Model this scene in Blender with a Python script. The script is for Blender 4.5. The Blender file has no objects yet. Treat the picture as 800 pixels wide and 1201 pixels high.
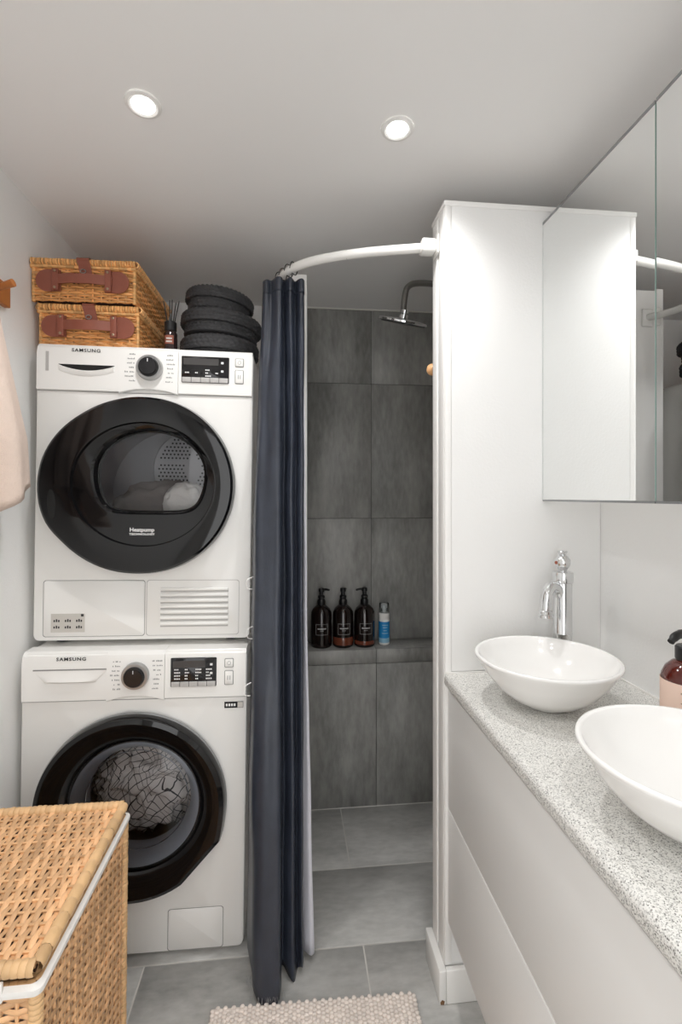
import bpy, bmesh, math, random
from mathutils import Vector, Matrix, noise
random.seed(7)
PI = math.pi
scene = bpy.context.scene
C = scene.collection

# ------------------------------------------------------------------ camera, world, exposure
EYE = 1.275
cd = bpy.data.cameras.new('camera'); cam = bpy.data.objects.new('camera', cd); C.objects.link(cam)
cd.sensor_fit = 'HORIZONTAL'; cd.sensor_width = 36; cd.lens = 36 * 560 / 800
cd.shift_y = -18.5 / 800
cd.clip_start = 0.02
cam.location = (0, 0, EYE); cam.rotation_euler = (PI / 2, 0, -math.atan(57 / 560))
scene.camera = cam
w = bpy.data.worlds.new('world'); scene.world = w; w.use_nodes = True
w.node_tree.nodes['Background'].inputs[0].default_value = (1, 1, 1, 1)
w.node_tree.nodes['Background'].inputs[1].default_value = 1.7  # even world light, enters as fill through the added doorway
vs = scene.view_settings
vs.view_transform = 'Standard'; vs.look = 'None'; vs.gamma = 1; vs.use_curve_mapping = False
vs.exposure = 0.57
scene.cycles.diffuse_bounces = 8; scene.cycles.max_bounces = 16; scene.cycles.transparent_max_bounces = 16
LAMP_W = 10.5
# room limits
XL, XR, YB, YF, ZC = -0.742, 0.805, 2.127, -0.85, 2.113
LAMPS = [(-0.317, 1.057), (0.238, 1.068), (-0.317, 0.0), (0.238, 0.0)]  # last pair is out of view, assumed and added as fill

# ------------------------------------------------------------------ materials
def lin(c):
    return tuple(((v / 255) / 12.92 if v / 255 <= .04045 else ((v / 255 + .055) / 1.055) ** 2.4) for v in c) + (1,)
M = {}
def nt(name):
    m = bpy.data.materials.new(name); m.use_nodes = True; M[name] = m
    t = m.node_tree; b = t.nodes['Principled BSDF']
    return m, t, b
def mat(name, col, rough=.5, metal=0, bump=0, bscale=200, vary=0, vscale=8, coat=0, island=0, spec=None):
    m, t, b = nt(name); N, L = t.nodes, t.links
    b.inputs['Base Color'].default_value = lin(col); b.inputs['Roughness'].default_value = rough
    b.inputs['Metallic'].default_value = metal; b.inputs['Coat Weight'].default_value = coat
    if spec is not None: b.inputs['Specular IOR Level'].default_value = spec
    tc = N.new('ShaderNodeTexCoord')
    if vary or island:
        hsv = N.new('ShaderNodeHueSaturation'); hsv.inputs['Color'].default_value = lin(col)
        if vary:
            n = N.new('ShaderNodeTexNoise'); n.inputs['Scale'].default_value = vscale; n.inputs['Detail'].default_value = 6
            L.new(tc.outputs['Object'], n.inputs['Vector']); src = n.outputs['Fac']; amt = vary
        if island:
            g = N.new('ShaderNodeNewGeometry'); src2 = g.outputs['Random Per Island']
            if vary:
                ad = N.new('ShaderNodeMath'); ad.operation = 'MULTIPLY_ADD'; ad.inputs[1].default_value = island
                L.new(src2, ad.inputs[0])
                mu = N.new('ShaderNodeMath'); mu.operation = 'MULTIPLY'; mu.inputs[1].default_value = vary
                L.new(src, mu.inputs[0]); L.new(mu.outputs[0], ad.inputs[2]); src = ad.outputs[0]; amt = 1
                lo = 1 - (island + vary) / 2
            else:
                src = src2; amt = island; lo = 1 - island / 2
        else: lo = 1 - vary / 2
        ma = N.new('ShaderNodeMath'); ma.operation = 'MULTIPLY_ADD'; ma.inputs[1].default_value = amt; ma.inputs[2].default_value = lo
        L.new(src, ma.inputs[0]); L.new(ma.outputs[0], hsv.inputs['Value']); L.new(hsv.outputs['Color'], b.inputs['Base Color'])
    if bump:
        n2 = N.new('ShaderNodeTexNoise'); n2.inputs['Scale'].default_value = bscale; n2.inputs['Detail'].default_value = 3
        L.new(tc.outputs['Object'], n2.inputs['Vector'])
        bp = N.new('ShaderNodeBump'); bp.inputs['Strength'].default_value = bump; bp.inputs['Distance'].default_value = .002
        L.new(n2.outputs['Fac'], bp.inputs['Height']); L.new(bp.outputs[0], b.inputs['Normal'])
    return m
mat('wall', (243, 243, 242), .65, bump=.25, bscale=160)
mat('ceiling', (243, 242, 241), .8)
mat('white_paint', (244, 243, 241), .45, bump=.08, bscale=120)
mat('gloss_white', (240, 239, 236), .25)
mat('enamel', (238, 237, 234), .28)
mat('enamel_line', (150, 149, 147), .5)
mat('plastic_white', (240, 239, 236), .3)
mat('grout_light', (205, 203, 198), .9)
mat('grout_dark', (92, 92, 90), .9)
mat('black_gloss', (11, 11, 13), .06)
mat('black_plastic', (18, 18, 19), .35)
mat('black_matte', (10, 10, 10), .7)
mat('rubber', (158, 163, 172), .45)
mat('steel', (176, 176, 176), .3, 1)
mat('drum_dark', (190, 190, 192), .45, .2)
mat('chrome', (225, 226, 227), .06, 1)
mat('nickel', (150, 148, 145), .28, 1)
mat('ceramic', (243, 242, 240), .12, coat=.4)
mat('vanity', (234, 233, 231), .35)
mat('gap_white', (245, 244, 242), .4)
mat('towel', (226, 206, 193), .95, bump=.9, bscale=420, vary=.12, vscale=60)
mat('towel_dark', (120, 112, 108), .95, bump=.9, bscale=300, vary=.2, vscale=30)
mat('peg_wood', (188, 118, 62), .5, vary=.25, vscale=20)
mat('knob_wood', (222, 172, 122), .45, vary=.2, vscale=30)
mat('leather', (142, 80, 62), .48, vary=.28, vscale=45, bump=.2, bscale=500)
mat('rivet', (170, 150, 128), .3, 1)
mat('willow', (224, 164, 102), .42, island=.7, vary=.6, vscale=28)
mat('willow_rim', (228, 174, 112), .42, island=.65, vary=.4, vscale=30)
mat('rattan', (222, 176, 130), .42, island=.5, vary=.6, vscale=22)
mat('rattan_rim', (222, 182, 134), .38, island=.3, vary=.3, vscale=30)
mat('liner', (238, 236, 232), .85, bump=.2, bscale=300)
mat('braid', (60, 60, 62), .7, bump=.6, bscale=260, vary=.6, vscale=120)
mat('lining', (214, 214, 222), .7, vary=.1, vscale=12)
mat('mat_loops', (236, 226, 218), .95, island=.22)
mat('mat_base', (226, 215, 206), .95)
mat('white_print', (235, 235, 235), .6)
mat('grey_print', (150, 150, 150), .6)
mat('dark_print', (40, 40, 42), .6)
mat('sticker', (200, 196, 190), .5)
mat('display', (26, 25, 27), .1)
mat('display_strip', (70, 68, 68), .2)
mat('button_grey', (186, 184, 182), .35)
mat('blue_label', (38, 140, 204), .4)
mat('pale_blue', (150, 196, 220), .4)
mat('pink_label', (236, 208, 192), .7)
mat('brass_text', (176, 150, 130), .6)
mat('seal', (240, 238, 235), .5)
mat('edge_grey', (150, 152, 153), .35, .6)
mat('dark_brown_box', (60, 40, 34), .5)
mat('laundry_pale', (225, 222, 216), .9, bump=.5, bscale=200)
mat('laundry_dark', (96, 92, 90), .95, bump=.6, bscale=200, vary=.3, vscale=20)
mat('stain', (120, 88, 60), .9, vary=.5, vscale=60)

# amber glass: dark translucent plastic
for nm, col, tr in (('amber_dark', (24, 12, 9), .12), ('amber_red', (92, 30, 20), .18), ('liquid', (112, 58, 40), 0), ('diffuser_glass', (38, 20, 18), .1)):
    m, t, b = nt(nm); b.inputs['Base Color'].default_value = lin(col); b.inputs['Roughness'].default_value = .08
    b.inputs['Coat Weight'].default_value = .5; b.inputs['Transmission Weight'].default_value = tr
# mirror
m, t, b = nt('mirror'); b.inputs['Base Color'].default_value = (.9, .91, .905, 1); b.inputs['Metallic'].default_value = 1; b.inputs['Roughness'].default_value = .004
mat('glass_edge', (176, 198, 192), .15)
# appliance window glass: clear with fresnel reflection
def pane(name, tint, refl=1.5):
    m = bpy.data.materials.new(name); m.use_nodes = True; M[name] = m; t = m.node_tree; N, L = t.nodes, t.links
    N.clear(); o = N.new('ShaderNodeOutputMaterial'); mx = N.new('ShaderNodeMixShader')
    tr = N.new('ShaderNodeBsdfTransparent'); tr.inputs[0].default_value = lin(tint)
    gl = N.new('ShaderNodeBsdfGlossy'); gl.inputs['Roughness'].default_value = .03
    fr = N.new('ShaderNodeFresnel'); fr.inputs[0].default_value = refl
    L.new(fr.outputs[0], mx.inputs[0]); L.new(tr.outputs[0], mx.inputs[1]); L.new(gl.outputs[0], mx.inputs[2]); L.new(mx.outputs[0], o.inputs[0])
pane('door_glass', (240, 240, 242), 1.5)
pane('washer_glass', (240, 240, 242), 1.45)
pane('clear_plastic', (225, 230, 232), 1.45)
# lamp emission
m, t, b = nt('lamp_glow'); b.inputs['Emission Color'].default_value = (1, .985, .965, 1); b.inputs['Emission Strength'].default_value = 14
# concrete-look tile
def tile_mat(name, c0, c1, stretch, rough):
    m, t, b = nt(name); N, L = t.nodes, t.links
    tc = N.new('ShaderNodeTexCoord'); oi = N.new('ShaderNodeObjectInfo')
    mp = N.new('ShaderNodeMapping'); mp.inputs['Scale'].default_value = stretch
    ad = N.new('ShaderNodeVectorMath'); ad.operation = 'MULTIPLY_ADD'
    L.new(oi.outputs['Location'], ad.inputs[0]); ad.inputs[1].default_value = (7.3, 5.1, 9.7); L.new(tc.outputs['Object'], ad.inputs[2])
    L.new(ad.outputs[0], mp.inputs['Vector'])
    n = N.new('ShaderNodeTexNoise'); n.inputs['Scale'].default_value = 3.2; n.inputs['Detail'].default_value = 9; n.inputs['Roughness'].default_value = .62
    L.new(mp.outputs[0], n.inputs['Vector'])
    n2 = N.new('ShaderNodeTexNoise'); n2.inputs['Scale'].default_value = 40; n2.inputs['Detail'].default_value = 4
    L.new(mp.outputs[0], n2.inputs['Vector'])
    mx = N.new('ShaderNodeMath'); mx.operation = 'MULTIPLY_ADD'; mx.inputs[1].default_value = .3
    L.new(n2.outputs['Fac'], mx.inputs[0]); L.new(n.outputs['Fac'], mx.inputs[2])
    cr = N.new('ShaderNodeValToRGB'); cr.color_ramp.elements[0].position = .42; cr.color_ramp.elements[1].position = .9
    cr.color_ramp.elements[0].color = lin(c0); cr.color_ramp.elements[1].color = lin(c1)
    L.new(mx.outputs[0], cr.inputs[0]); L.new(cr.outputs[0], b.inputs['Base Color'])
    b.inputs['Roughness'].default_value = rough
tile_mat('wall_tile', (112, 112, 109), (184, 183, 179), (1.6, 1.6, .5), .5)
tile_mat('floor_tile', (150, 150, 147), (214, 213, 210), (.7, 1.6, 1), .45)
# terrazzo worktop
m, t, b = nt('terrazzo'); N, L = t.nodes, t.links
tc = N.new('ShaderNodeTexCoord')
def chips(scale, thr, soft):
    v = N.new('ShaderNodeTexVoronoi'); v.inputs['Scale'].default_value = scale; L.new(tc.outputs['Object'], v.inputs['Vector'])
    sep = N.new('ShaderNodeSeparateColor'); L.new(v.outputs['Color'], sep.inputs[0])
    lt = N.new('ShaderNodeMath'); lt.operation = 'LESS_THAN'; lt.inputs[1].default_value = thr; L.new(sep.outputs[0], lt.inputs[0])
    d = N.new('ShaderNodeMath'); d.operation = 'LESS_THAN'; d.inputs[1].default_value = soft; L.new(v.outputs['Distance'], d.inputs[0])
    mu = N.new('ShaderNodeMath'); mu.operation = 'MULTIPLY'; L.new(lt.outputs[0], mu.inputs[0]); L.new(d.outputs[0], mu.inputs[1])
    return mu.outputs[0]
base = lin((232, 231, 227)); prev = None
for sc_, th, so, col in ((420, .35, .6, (212, 211, 207)), (620, .28, .6, (184, 183, 179)), (430, .05, .5, (128, 127, 124)), (720, .07, .55, (90, 89, 87))):
    mx = N.new('ShaderNodeMix'); mx.data_type = 'RGBA'; L.new(chips(sc_, th, so), mx.inputs[0])
    if prev is None: mx.inputs[6].default_value = base
    else: L.new(prev, mx.inputs[6])
    mx.inputs[7].default_value = lin(col); prev = mx.outputs[2]
L.new(prev, b.inputs['Base Color']); b.inputs['Roughness'].default_value = .3
# curtain fabric: satin navy charcoal with fine weave
m, t, b = nt('curtain_fabric'); N, L = t.nodes, t.links
tc = N.new('ShaderNodeTexCoord')
n = N.new('ShaderNodeTexNoise'); n.inputs['Scale'].default_value = 14; n.inputs['Detail'].default_value = 6; L.new(tc.outputs['Object'], n.inputs['Vector'])
cr = N.new('ShaderNodeValToRGB'); cr.color_ramp.elements[0].color = lin((32, 36, 45)); cr.color_ramp.elements[1].color = lin((60, 66, 79))
L.new(n.outputs['Fac'], cr.inputs[0]); L.new(cr.outputs[0], b.inputs['Base Color'])
b.inputs['Roughness'].default_value = .34
wv = N.new('ShaderNodeTexNoise'); wv.inputs['Scale'].default_value = 500; mp = N.new('ShaderNodeMapping'); mp.inputs['Scale'].default_value = (1, 1, .15)
L.new(tc.outputs['Object'], mp.inputs[0]); L.new(mp.outputs[0], wv.inputs['Vector'])
bp = N.new('ShaderNodeBump'); bp.inputs['Strength'].default_value = .25; bp.inputs['Distance'].default_value = .001
L.new(wv.outputs['Fac'], bp.inputs['Height']); L.new(bp.outputs[0], b.inputs['Normal'])
# checked laundry
m, t, b = nt('checked_cloth'); N, L = t.nodes, t.links
tc = N.new('ShaderNodeTexCoord'); nz = N.new('ShaderNodeTexNoise'); nz.inputs['Scale'].default_value = 5
L.new(tc.outputs['Object'], nz.inputs['Vector'])
ad = N.new('ShaderNodeVectorMath'); ad.operation = 'MULTIPLY_ADD'; ad.inputs[1].default_value = (.18, .18, .18)
L.new(nz.outputs['Color'], ad.inputs[0]); L.new(tc.outputs['Object'], ad.inputs[2])
rot = N.new('ShaderNodeMapping'); rot.inputs['Rotation'].default_value = (.3, .6, .4); L.new(ad.outputs[0], rot.inputs[0])
sp = N.new('ShaderNodeSeparateXYZ'); L.new(rot.outputs[0], sp.inputs[0]); outs = []
for ax in (0, 2):
    mu = N.new('ShaderNodeMath'); mu.operation = 'MULTIPLY'; mu.inputs[1].default_value = 55; L.new(sp.outputs[ax], mu.inputs[0])
    fr = N.new('ShaderNodeMath'); fr.operation = 'FRACT'; L.new(mu.outputs[0], fr.inputs[0])
    lt = N.new('ShaderNodeMath'); lt.operation = 'LESS_THAN'; lt.inputs[1].default_value = .11; L.new(fr.outputs[0], lt.inputs[0]); outs.append(lt.outputs[0])
mxm = N.new('ShaderNodeMath'); mxm.operation = 'MAXIMUM'; L.new(outs[0], mxm.inputs[0]); L.new(outs[1], mxm.inputs[1])
mx = N.new('ShaderNodeMix'); mx.data_type = 'RGBA'; L.new(mxm.outputs[0], mx.inputs[0])
mx.inputs[6].default_value = lin((205, 200, 196)); mx.inputs[7].default_value = lin((50, 50, 54)); L.new(mx.outputs[2], b.inputs['Base Color'])
b.inputs['Roughness'].default_value = .95

# ------------------------------------------------------------------ helpers
def link(name, me, m=None, parent=None, loc=None, rot=None):
    o = bpy.data.objects.new(name, me); C.objects.link(o)
    if m: me.materials.append(M[m])
    if parent: o.parent = parent
    if loc: o.location = loc
    if rot: o.rotation_euler = rot
    return o
def mesh(name, vs_, fs, m, parent=None, smooth=True, loc=None, rot=None, angle=40):
    me = bpy.data.meshes.new(name); me.from_pydata([tuple(v) for v in vs_], [], fs)
    bm = bmesh.new(); bm.from_mesh(me); bmesh.ops.recalc_face_normals(bm, faces=bm.faces)
    finish(bm, me, smooth, angle)
    return link(name, me, m, parent, loc, rot)
def finish(bm, me, smooth=True, angle=40):
    for f in bm.faces: f.smooth = smooth
    if smooth:
        for e in bm.edges:
            if len(e.link_faces) == 2 and e.calc_face_angle(0) > math.radians(angle): e.smooth = False
    bm.to_mesh(me); bm.free()
def bm_box(bm, lo, hi, bev=0, seg=2):
    g = bmesh.ops.create_cube(bm, size=1)['verts']
    for v in g: v.co = Vector([(lo[i] + hi[i]) / 2 + v.co[i] * (hi[i] - lo[i]) for i in range(3)])
    if bev:
        es = list({e for v in g for e in v.link_edges})
        bmesh.ops.bevel(bm, geom=es, offset=bev, segments=seg, affect='EDGES', profile=.5)
def box(name, lo, hi, m, parent=None, bev=0, seg=2, loc=None, rot=None):
    bm = bmesh.new(); bm_box(bm, lo, hi, bev, seg); me = bpy.data.meshes.new(name); finish(bm, me, bool(bev), 50)
    return link(name, me, m, parent, loc, rot)
def obox(name, lo, hi, m, parent=None, bev=0):        # box with its origin at its own centre
    c = [(lo[i] + hi[i]) / 2 for i in range(3)]
    return box(name, [lo[i] - c[i] for i in range(3)], [hi[i] - c[i] for i in range(3)], m, parent, bev, loc=c)
def tube_vf(path, r, n=10, cap=True, flat=1.0, up=None, off=0):
    P = [Vector(p) for p in path]; V, F = [], []
    rs = r if isinstance(r, (list, tuple)) else [r] * len(P)
    nrm = None
    for i, p in enumerate(P):
        t = (P[min(i + 1, len(P) - 1)] - P[max(i - 1, 0)]).normalized()
        if nrm is None:
            nrm = Vector(up) if up else (Vector((0, 0, 1)) if abs(t.z) < .9 else Vector((1, 0, 0)))
        nrm = (nrm - t * nrm.dot(t)).normalized(); bn = t.cross(nrm)
        for k in range(n):
            a = 2 * PI * k / n
            V.append(p + (nrm * math.cos(a) * flat + bn * math.sin(a)) * rs[i])
    for i in range(len(P) - 1):
        for k in range(n):
            F.append((off + i * n + k, off + i * n + (k + 1) % n, off + (i + 1) * n + (k + 1) % n, off + (i + 1) * n + k))
    if cap:
        F.append(tuple(off + k for k in range(n))); F.append(tuple(off + (len(P) - 1) * n + k for k in range(n)))
    return V, F
def tube(name, path, r, m, parent=None, n=12, flat=1.0, up=None, **k):
    V, F = tube_vf(path, r, n, True, flat, up); return mesh(name, V, F, m, parent, **k)
def smooth_path(pts, k=6):
    P = [Vector(p) for p in pts]; out = []
    for i in range(len(P) - 1):
        a, b_, c_, d = P[max(i - 1, 0)], P[i], P[i + 1], P[min(i + 2, len(P) - 1)]
        for j in range(k):
            t = j / k
            out.append(.5 * ((2 * b_) + (c_ - a) * t + (2 * a - 5 * b_ + 4 * c_ - d) * t * t + (3 * b_ - a - 3 * c_ + d) * t ** 3))
    return out + [P[-1]]
def lathe(name, prof, m, parent=None, n=32, loc=None, rot=None, axis='z', cap=True, angle=35):
    V, F = [], []
    for r, z in prof:
        for k in range(n):
            a = 2 * PI * k / n
            V.append((r * math.cos(a), r * math.sin(a), z) if axis == 'z' else (r * math.cos(a), z, r * math.sin(a)))
    for i in range(len(prof) - 1):
        for k in range(n): F.append((i * n + k, i * n + (k + 1) % n, (i + 1) * n + (k + 1) % n, (i + 1) * n + k))
    if cap:
        F.append(tuple(range(n))); F.append(tuple((len(prof) - 1) * n + k for k in range(n)))
    return mesh(name, V, F, m, parent, loc=loc, rot=rot, angle=angle)
def loft(name, loops, m, parent=None, cap0=False, cap1=False, angle=35, **k):
    n = len(loops[0]); V = [p for l in loops for p in l]; F = []
    for i in range(len(loops) - 1):
        for j in range(n): F.append((i * n + j, i * n + (j + 1) % n, (i + 1) * n + (j + 1) % n, (i + 1) * n + j))
    if cap0: F.append(tuple(range(n)))
    if cap1: F.append(tuple((len(loops) - 1) * n + j for j in range(n)))
    return mesh(name, V, F, m, parent, angle=angle, **k)
def empty(name, loc=(0, 0, 0), rot=(0, 0, 0)):
    o = bpy.data.objects.new(name, None); C.objects.link(o); o.location = loc; o.rotation_euler = rot; o.empty_display_size = .05
    return o
def tag(o, label, cat, group=None):
    o['label'] = label; o['category'] = cat
    if group: o['group'] = group
    return o
def struct(o): o['kind'] = 'structure'; return o
def stuff(o): o['kind'] = 'stuff'; return o
def text(name, s, size, m, parent, loc, rot=(PI / 2, 0, 0), ext=.0002, bold=0, sx=1.0, align='CENTER', space=1.0):
    cu = bpy.data.curves.new(name, 'FONT'); cu.body = s; cu.size = size; cu.extrude = ext; cu.offset = bold; cu.align_x = align; cu.align_y = 'CENTER'
    cu.space_character = space; cu.resolution_u = 2
    t_ = bpy.data.objects.new(name + '_tmp', cu); C.objects.link(t_)
    dg = bpy.context.evaluated_depsgraph_get(); me = bpy.data.meshes.new_from_object(t_.evaluated_get(dg))
    bpy.data.objects.remove(t_); me.materials.clear()
    for v in me.vertices: v.co.x *= sx
    me.name = name
    return link(name, me, m, parent, loc, rot)

# ------------------------------------------------------------------ room shell
def wallbox(name, lo, hi, m): return struct(obox(name, lo, hi, m))
fpr = [(YF - .1, -.1), (YF - .1, -.0012), (1.344, -.0012), (1.986, -.0312), (YB + .1, -.038), (YB + .1, -.1)]
fl = struct(mesh('floor', [(x, y, z) for x in (XL - .1, XR + .1) for y, z in fpr], [(i, (i + 1) % 6, 6 + (i + 1) % 6, 6 + i) for i in range(6)] + [tuple(range(6)), tuple(range(6, 12))], 'grout_light', None, False))
wallbox('ceiling', (XL - .1, YF - .1, ZC), (XR + .1, YB + .1, ZC + .1), 'ceiling')
wallbox('wall_left', (XL - .1, YF - .1, -.05), (XL, YB + .1, ZC), 'wall')
wr = wallbox('wall_right', (XR, YF - .1, -.05), (XR + .1, YB + .1, ZC), 'wall')
wb = wallbox('wall_back', (XL - .1, YB, -.05), (XR + .1, YB + .1, ZC), 'wall')
wf = struct(empty('wall_front', (0, YF, 0)))  # unseen wall, its opening added to admit fill light
box('wall_pier', (XL - .1, -.1, -.05), (-.42, 0, ZC), 'wall', wf)
box('wall_pier', (.42, -.1, -.05), (XR + .1, 0, ZC), 'wall', wf)
box('wall_lintel', (-.42, -.1, 2.03), (.42, 0, ZC), 'wall', wf)
d = struct(empty('fill_doorway', (0, YF, 0)))  # doorway added behind the camera so world light fills the room
for x0, x1 in ((-.47, -.40), (.40, .47)): box('fill_doorway_casing', (x0, .001, 0), (x1, .018, 2.08), 'white_paint', d, .003)
box('fill_doorway_casing', (-.47, .001, 2.01), (.47, .018, 2.08), 'white_paint', d, .003)

# floor: 60 x 30 cm tiles in running bond; shower area falls gently to the back
GAP = .0022
def floor_z(y): return 0 if y < 1.344 else -.03 * (y - 1.344) / (1.986 - 1.344)
tmesh = {}
def floor_tile(x0, x1, y0, y1):
    x0 = max(x0, XL + .001); x1 = min(x1, XR - .001); y1 = min(y1, YB - .001)
    if x1 - x0 < .02 or y1 - y0 < .02: return
    key = (round(x1 - x0, 3), round(y1 - y0, 3))
    if key not in tmesh:
        bm = bmesh.new(); w_, h_ = key
        bm_box(bm, (-w_ / 2 + GAP, -h_ / 2 + GAP, -.03), (w_ / 2 - GAP, h_ / 2 - GAP, 0), .0012, 1)
        me = bpy.data.meshes.new('tile'); finish(bm, me, True, 50); me.materials.append(M['floor_tile']); tmesh[key] = me
    o = bpy.data.objects.new('tile', tmesh[key]); C.objects.link(o); o.parent = fl
    yc = (y0 + y1) / 2
    wp = Vector(((x0 + x1) / 2, yc, floor_z(yc)))
    o.location = wp - fl.location
    if yc > 1.344: o.rotation_euler = (-math.atan(.03 / .642), 0, 0)
rows = [1.344 + .3 * k for k in range(-8, 2)]
for i, y0 in enumerate(rows):
    offx = .2 if (i % 2 == 1) else -.1
    for k in range(-3, 3): floor_tile(offx + .6 * k, offx + .6 * (k + 1), y0, y0 + (.3 if y0 < 1.6 else .36))

# tiled shower walls on the back wall, ledge with its own tiles
def wall_tile(parent, lo, hi, m='wall_tile', name='tile'):
    c = Vector([(lo[i] + hi[i]) / 2 for i in range(3)]); bm = bmesh.new()
    bm_box(bm, [lo[i] - c[i] for i in range(3)], [hi[i] - c[i] for i in range(3)], .0008, 1)
    me = bpy.data.meshes.new(name); finish(bm, me, True, 50)
    o = link(name, me, m, parent); o.location = c - parent.location
    return o
G = .0011
SX0 = .05
xs = [SX0, .352, .652, XR]
zs = [.63, 1.176, 1.778, ZC]
box('grout', (SX0 - wb.location.x, YB - .008 - wb.location.y, .63 - wb.location.z), (XR - wb.location.x, YB + .002 - wb.location.y, ZC - .004 - wb.location.z), 'grout_dark', wb)
for a in range(3):
    for b_ in range(3):
        wall_tile(wb, (xs[a] + G, YB - .010, zs[b_] + G), (xs[a + 1] - G, YB - .001, zs[b_ + 1] - G - (.006 if b_ == 2 else 0)))
seal = box('ceiling_seal', (SX0 - wb.location.x, YB - .012 - wb.location.y, ZC - .006 - wb.location.z), (XR - wb.location.x, YB - wb.location.y, ZC - wb.location.z), 'grout_light', wb)
LY = 1.986
ledge = struct(obox('wall_ledge', (SX0, LY + .008, -.05), (XR, YB - .0005, .622), 'grout_dark'))
for a in range(3):
    wall_tile(ledge, (xs[a] + G, LY, -.04), (xs[a + 1] - G, LY + .010, .571 - G))
    wall_tile(ledge, (xs[a] + G, LY, .571 + G), (xs[a + 1] - G, LY + .010, .63))
    wall_tile(ledge, (xs[a] + G, LY + .0105, .616), (xs[a + 1] - G, YB - .0105, .63))
wall_tile(ledge, (SX0, LY - .0015, -.034), (XR, LY + .001, -.0275), 'grout_light', 'floor_seal')

# low partition between the machines and the shower
PT = 2.026
pl = struct(obox('wall_partition', (-.03, 1.622, -.045), (.049, YB - .0005, PT), 'white_paint'))
wall_tile(pl, (.0492, 1.64, -.02), (.0505, YB - .011, PT - .01))
# boxed partition at the vanity end, with recessed strip next to the right wall, edge strips and top cap
pr = struct(obox('wall_shower', (.387, 1.182, -.045), (XR - .0005, 1.283, PT - .012), 'wall'))
def psub(name, lo, hi, m, bev=.001):
    c = pr.location; return box(name, [lo[i] - c[i] for i in range(3)], [hi[i] - c[i] for i in range(3)], m, pr, bev)
psub('edge_strip', (.3855, 1.178, .085), (.402, 1.1825, PT - .013), 'white_paint')
psub('edge_strip', (.3845, 1.186, .0), (.3875, 1.225, PT - .013), 'white_paint')
psub('edge_strip', (.3845, 1.243, .0), (.3875, 1.283, PT - .013), 'white_paint')
psub('cap', (.383, 1.177, PT - .0125), (XR - .001, 1.287, PT), 'white_paint')
psub('face_panel', (.4025, 1.1778, .83), (XR - .001, 1.1825, PT - .013), 'wall', .0008)
wall_tile(pr, (.40, 1.2832, -.02), (XR - .001, 1.2862, PT - .015))
bb = struct(empty('baseboard_right', (.366, 1.163, 0)))
box('side_board', (0, 0, .001), (.0185, .125, .085), 'gloss_white', bb, .002)
box('front_board', (.019, 0, .001), (XR - .367, .0135, .085), 'gloss_white', bb, .002)
mesh('stain', [(.003, -.0006, .003), (.012, -.0006, .002), (.0135, -.0006, .011), (.007, -.0006, .015), (.002, -.0006, .009)], [(0, 1, 2, 3, 4)], 'stain', bb, False)

# ------------------------------------------------------------------ ceiling downlights
for i, (x, y) in enumerate(LAMPS):
    o = tag(empty('ceiling_downlight', (x, y, ZC)), ['lit round ceiling downlight above the stacked washing machines', 'lit round ceiling downlight above the shower entrance', 'assumed unseen ceiling downlight over the hamper side of the room', 'assumed unseen ceiling downlight over the vanity side of the room'][i], 'light', 'recessed ceiling downlights')
    lathe('trim_ring', [(.0245, -.0005), (.0245, -.004), (.030, -.006), (.037, -.004), (.0375, -.0005)], 'gloss_white', o, 40, cap=False)
    lathe('lamp_lens', [(.024, -.001), (.024, -.003)], 'lamp_glow', o, 32)
    ld = bpy.data.lights.new('downlight', 'SPOT'); ld.energy = LAMP_W; ld.color = (1, .993, .985)
    ld.spot_size = math.radians(134); ld.spot_blend = 1.0; ld.shadow_soft_size = .028
    lo_ = bpy.data.objects.new('downlight_beam', ld); C.objects.link(lo_); lo_.parent = o; lo_.location = (0, 0, -.012)

# ------------------------------------------------------------------ stacked laundry machines
def sd_rrect(x, z, hw, hh, r):
    qx, qz = abs(x) - hw + r, abs(z) - hh + r
    return math.hypot(max(qx, 0), max(qz, 0)) + min(max(qx, qz), 0) - r
def ray_rrect(a, cx, cz, ox, oz, hw, hh, r):
    lo, hi = 0, 3
    for _ in range(40):
        m_ = (lo + hi) / 2
        if sd_rrect(ox + m_ * math.cos(a) - cx, oz + m_ * math.sin(a) - cz, hw, hh, r) > 0: hi = m_
        else: lo = m_
    return ox + lo * math.cos(a), oz + lo * math.sin(a)
def rrect(cx, cz, hw, hh, r, y, n=6):
    P = []
    for sx, sz, a0 in ((1, 1, 0), (-1, 1, PI / 2), (-1, -1, PI), (1, -1, 1.5 * PI)):
        for k in range(n + 1):
            a = a0 + PI / 2 * k / n
            P.append((cx + sx * (hw - r) + r * math.cos(a), y, cz + sz * (hh - r) + r * math.sin(a)))
    return P
def plate(name, cx, cz, hw, hh, r, y0, y1, m, parent, bev=.001):
    return loft(name, [rrect(cx, cz, hw, hh, r, y0), rrect(cx, cz, hw, hh, r, y1 + bev), rrect(cx, cz, hw - bev, hh - bev, max(r - bev, .0004), y1)], m, parent, True, True, angle=60)
def outline_groove(name, cx, cz, hw, hh, r, y, m, parent, t=.0012):
    a, b_ = rrect(cx, cz, hw, hh, r, y), rrect(cx, cz, hw - t, hh - t, r, y)
    return loft(name, [a, b_], m, parent)
W_, H_, D_ = .598, .845, .58
NA = 96
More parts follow.
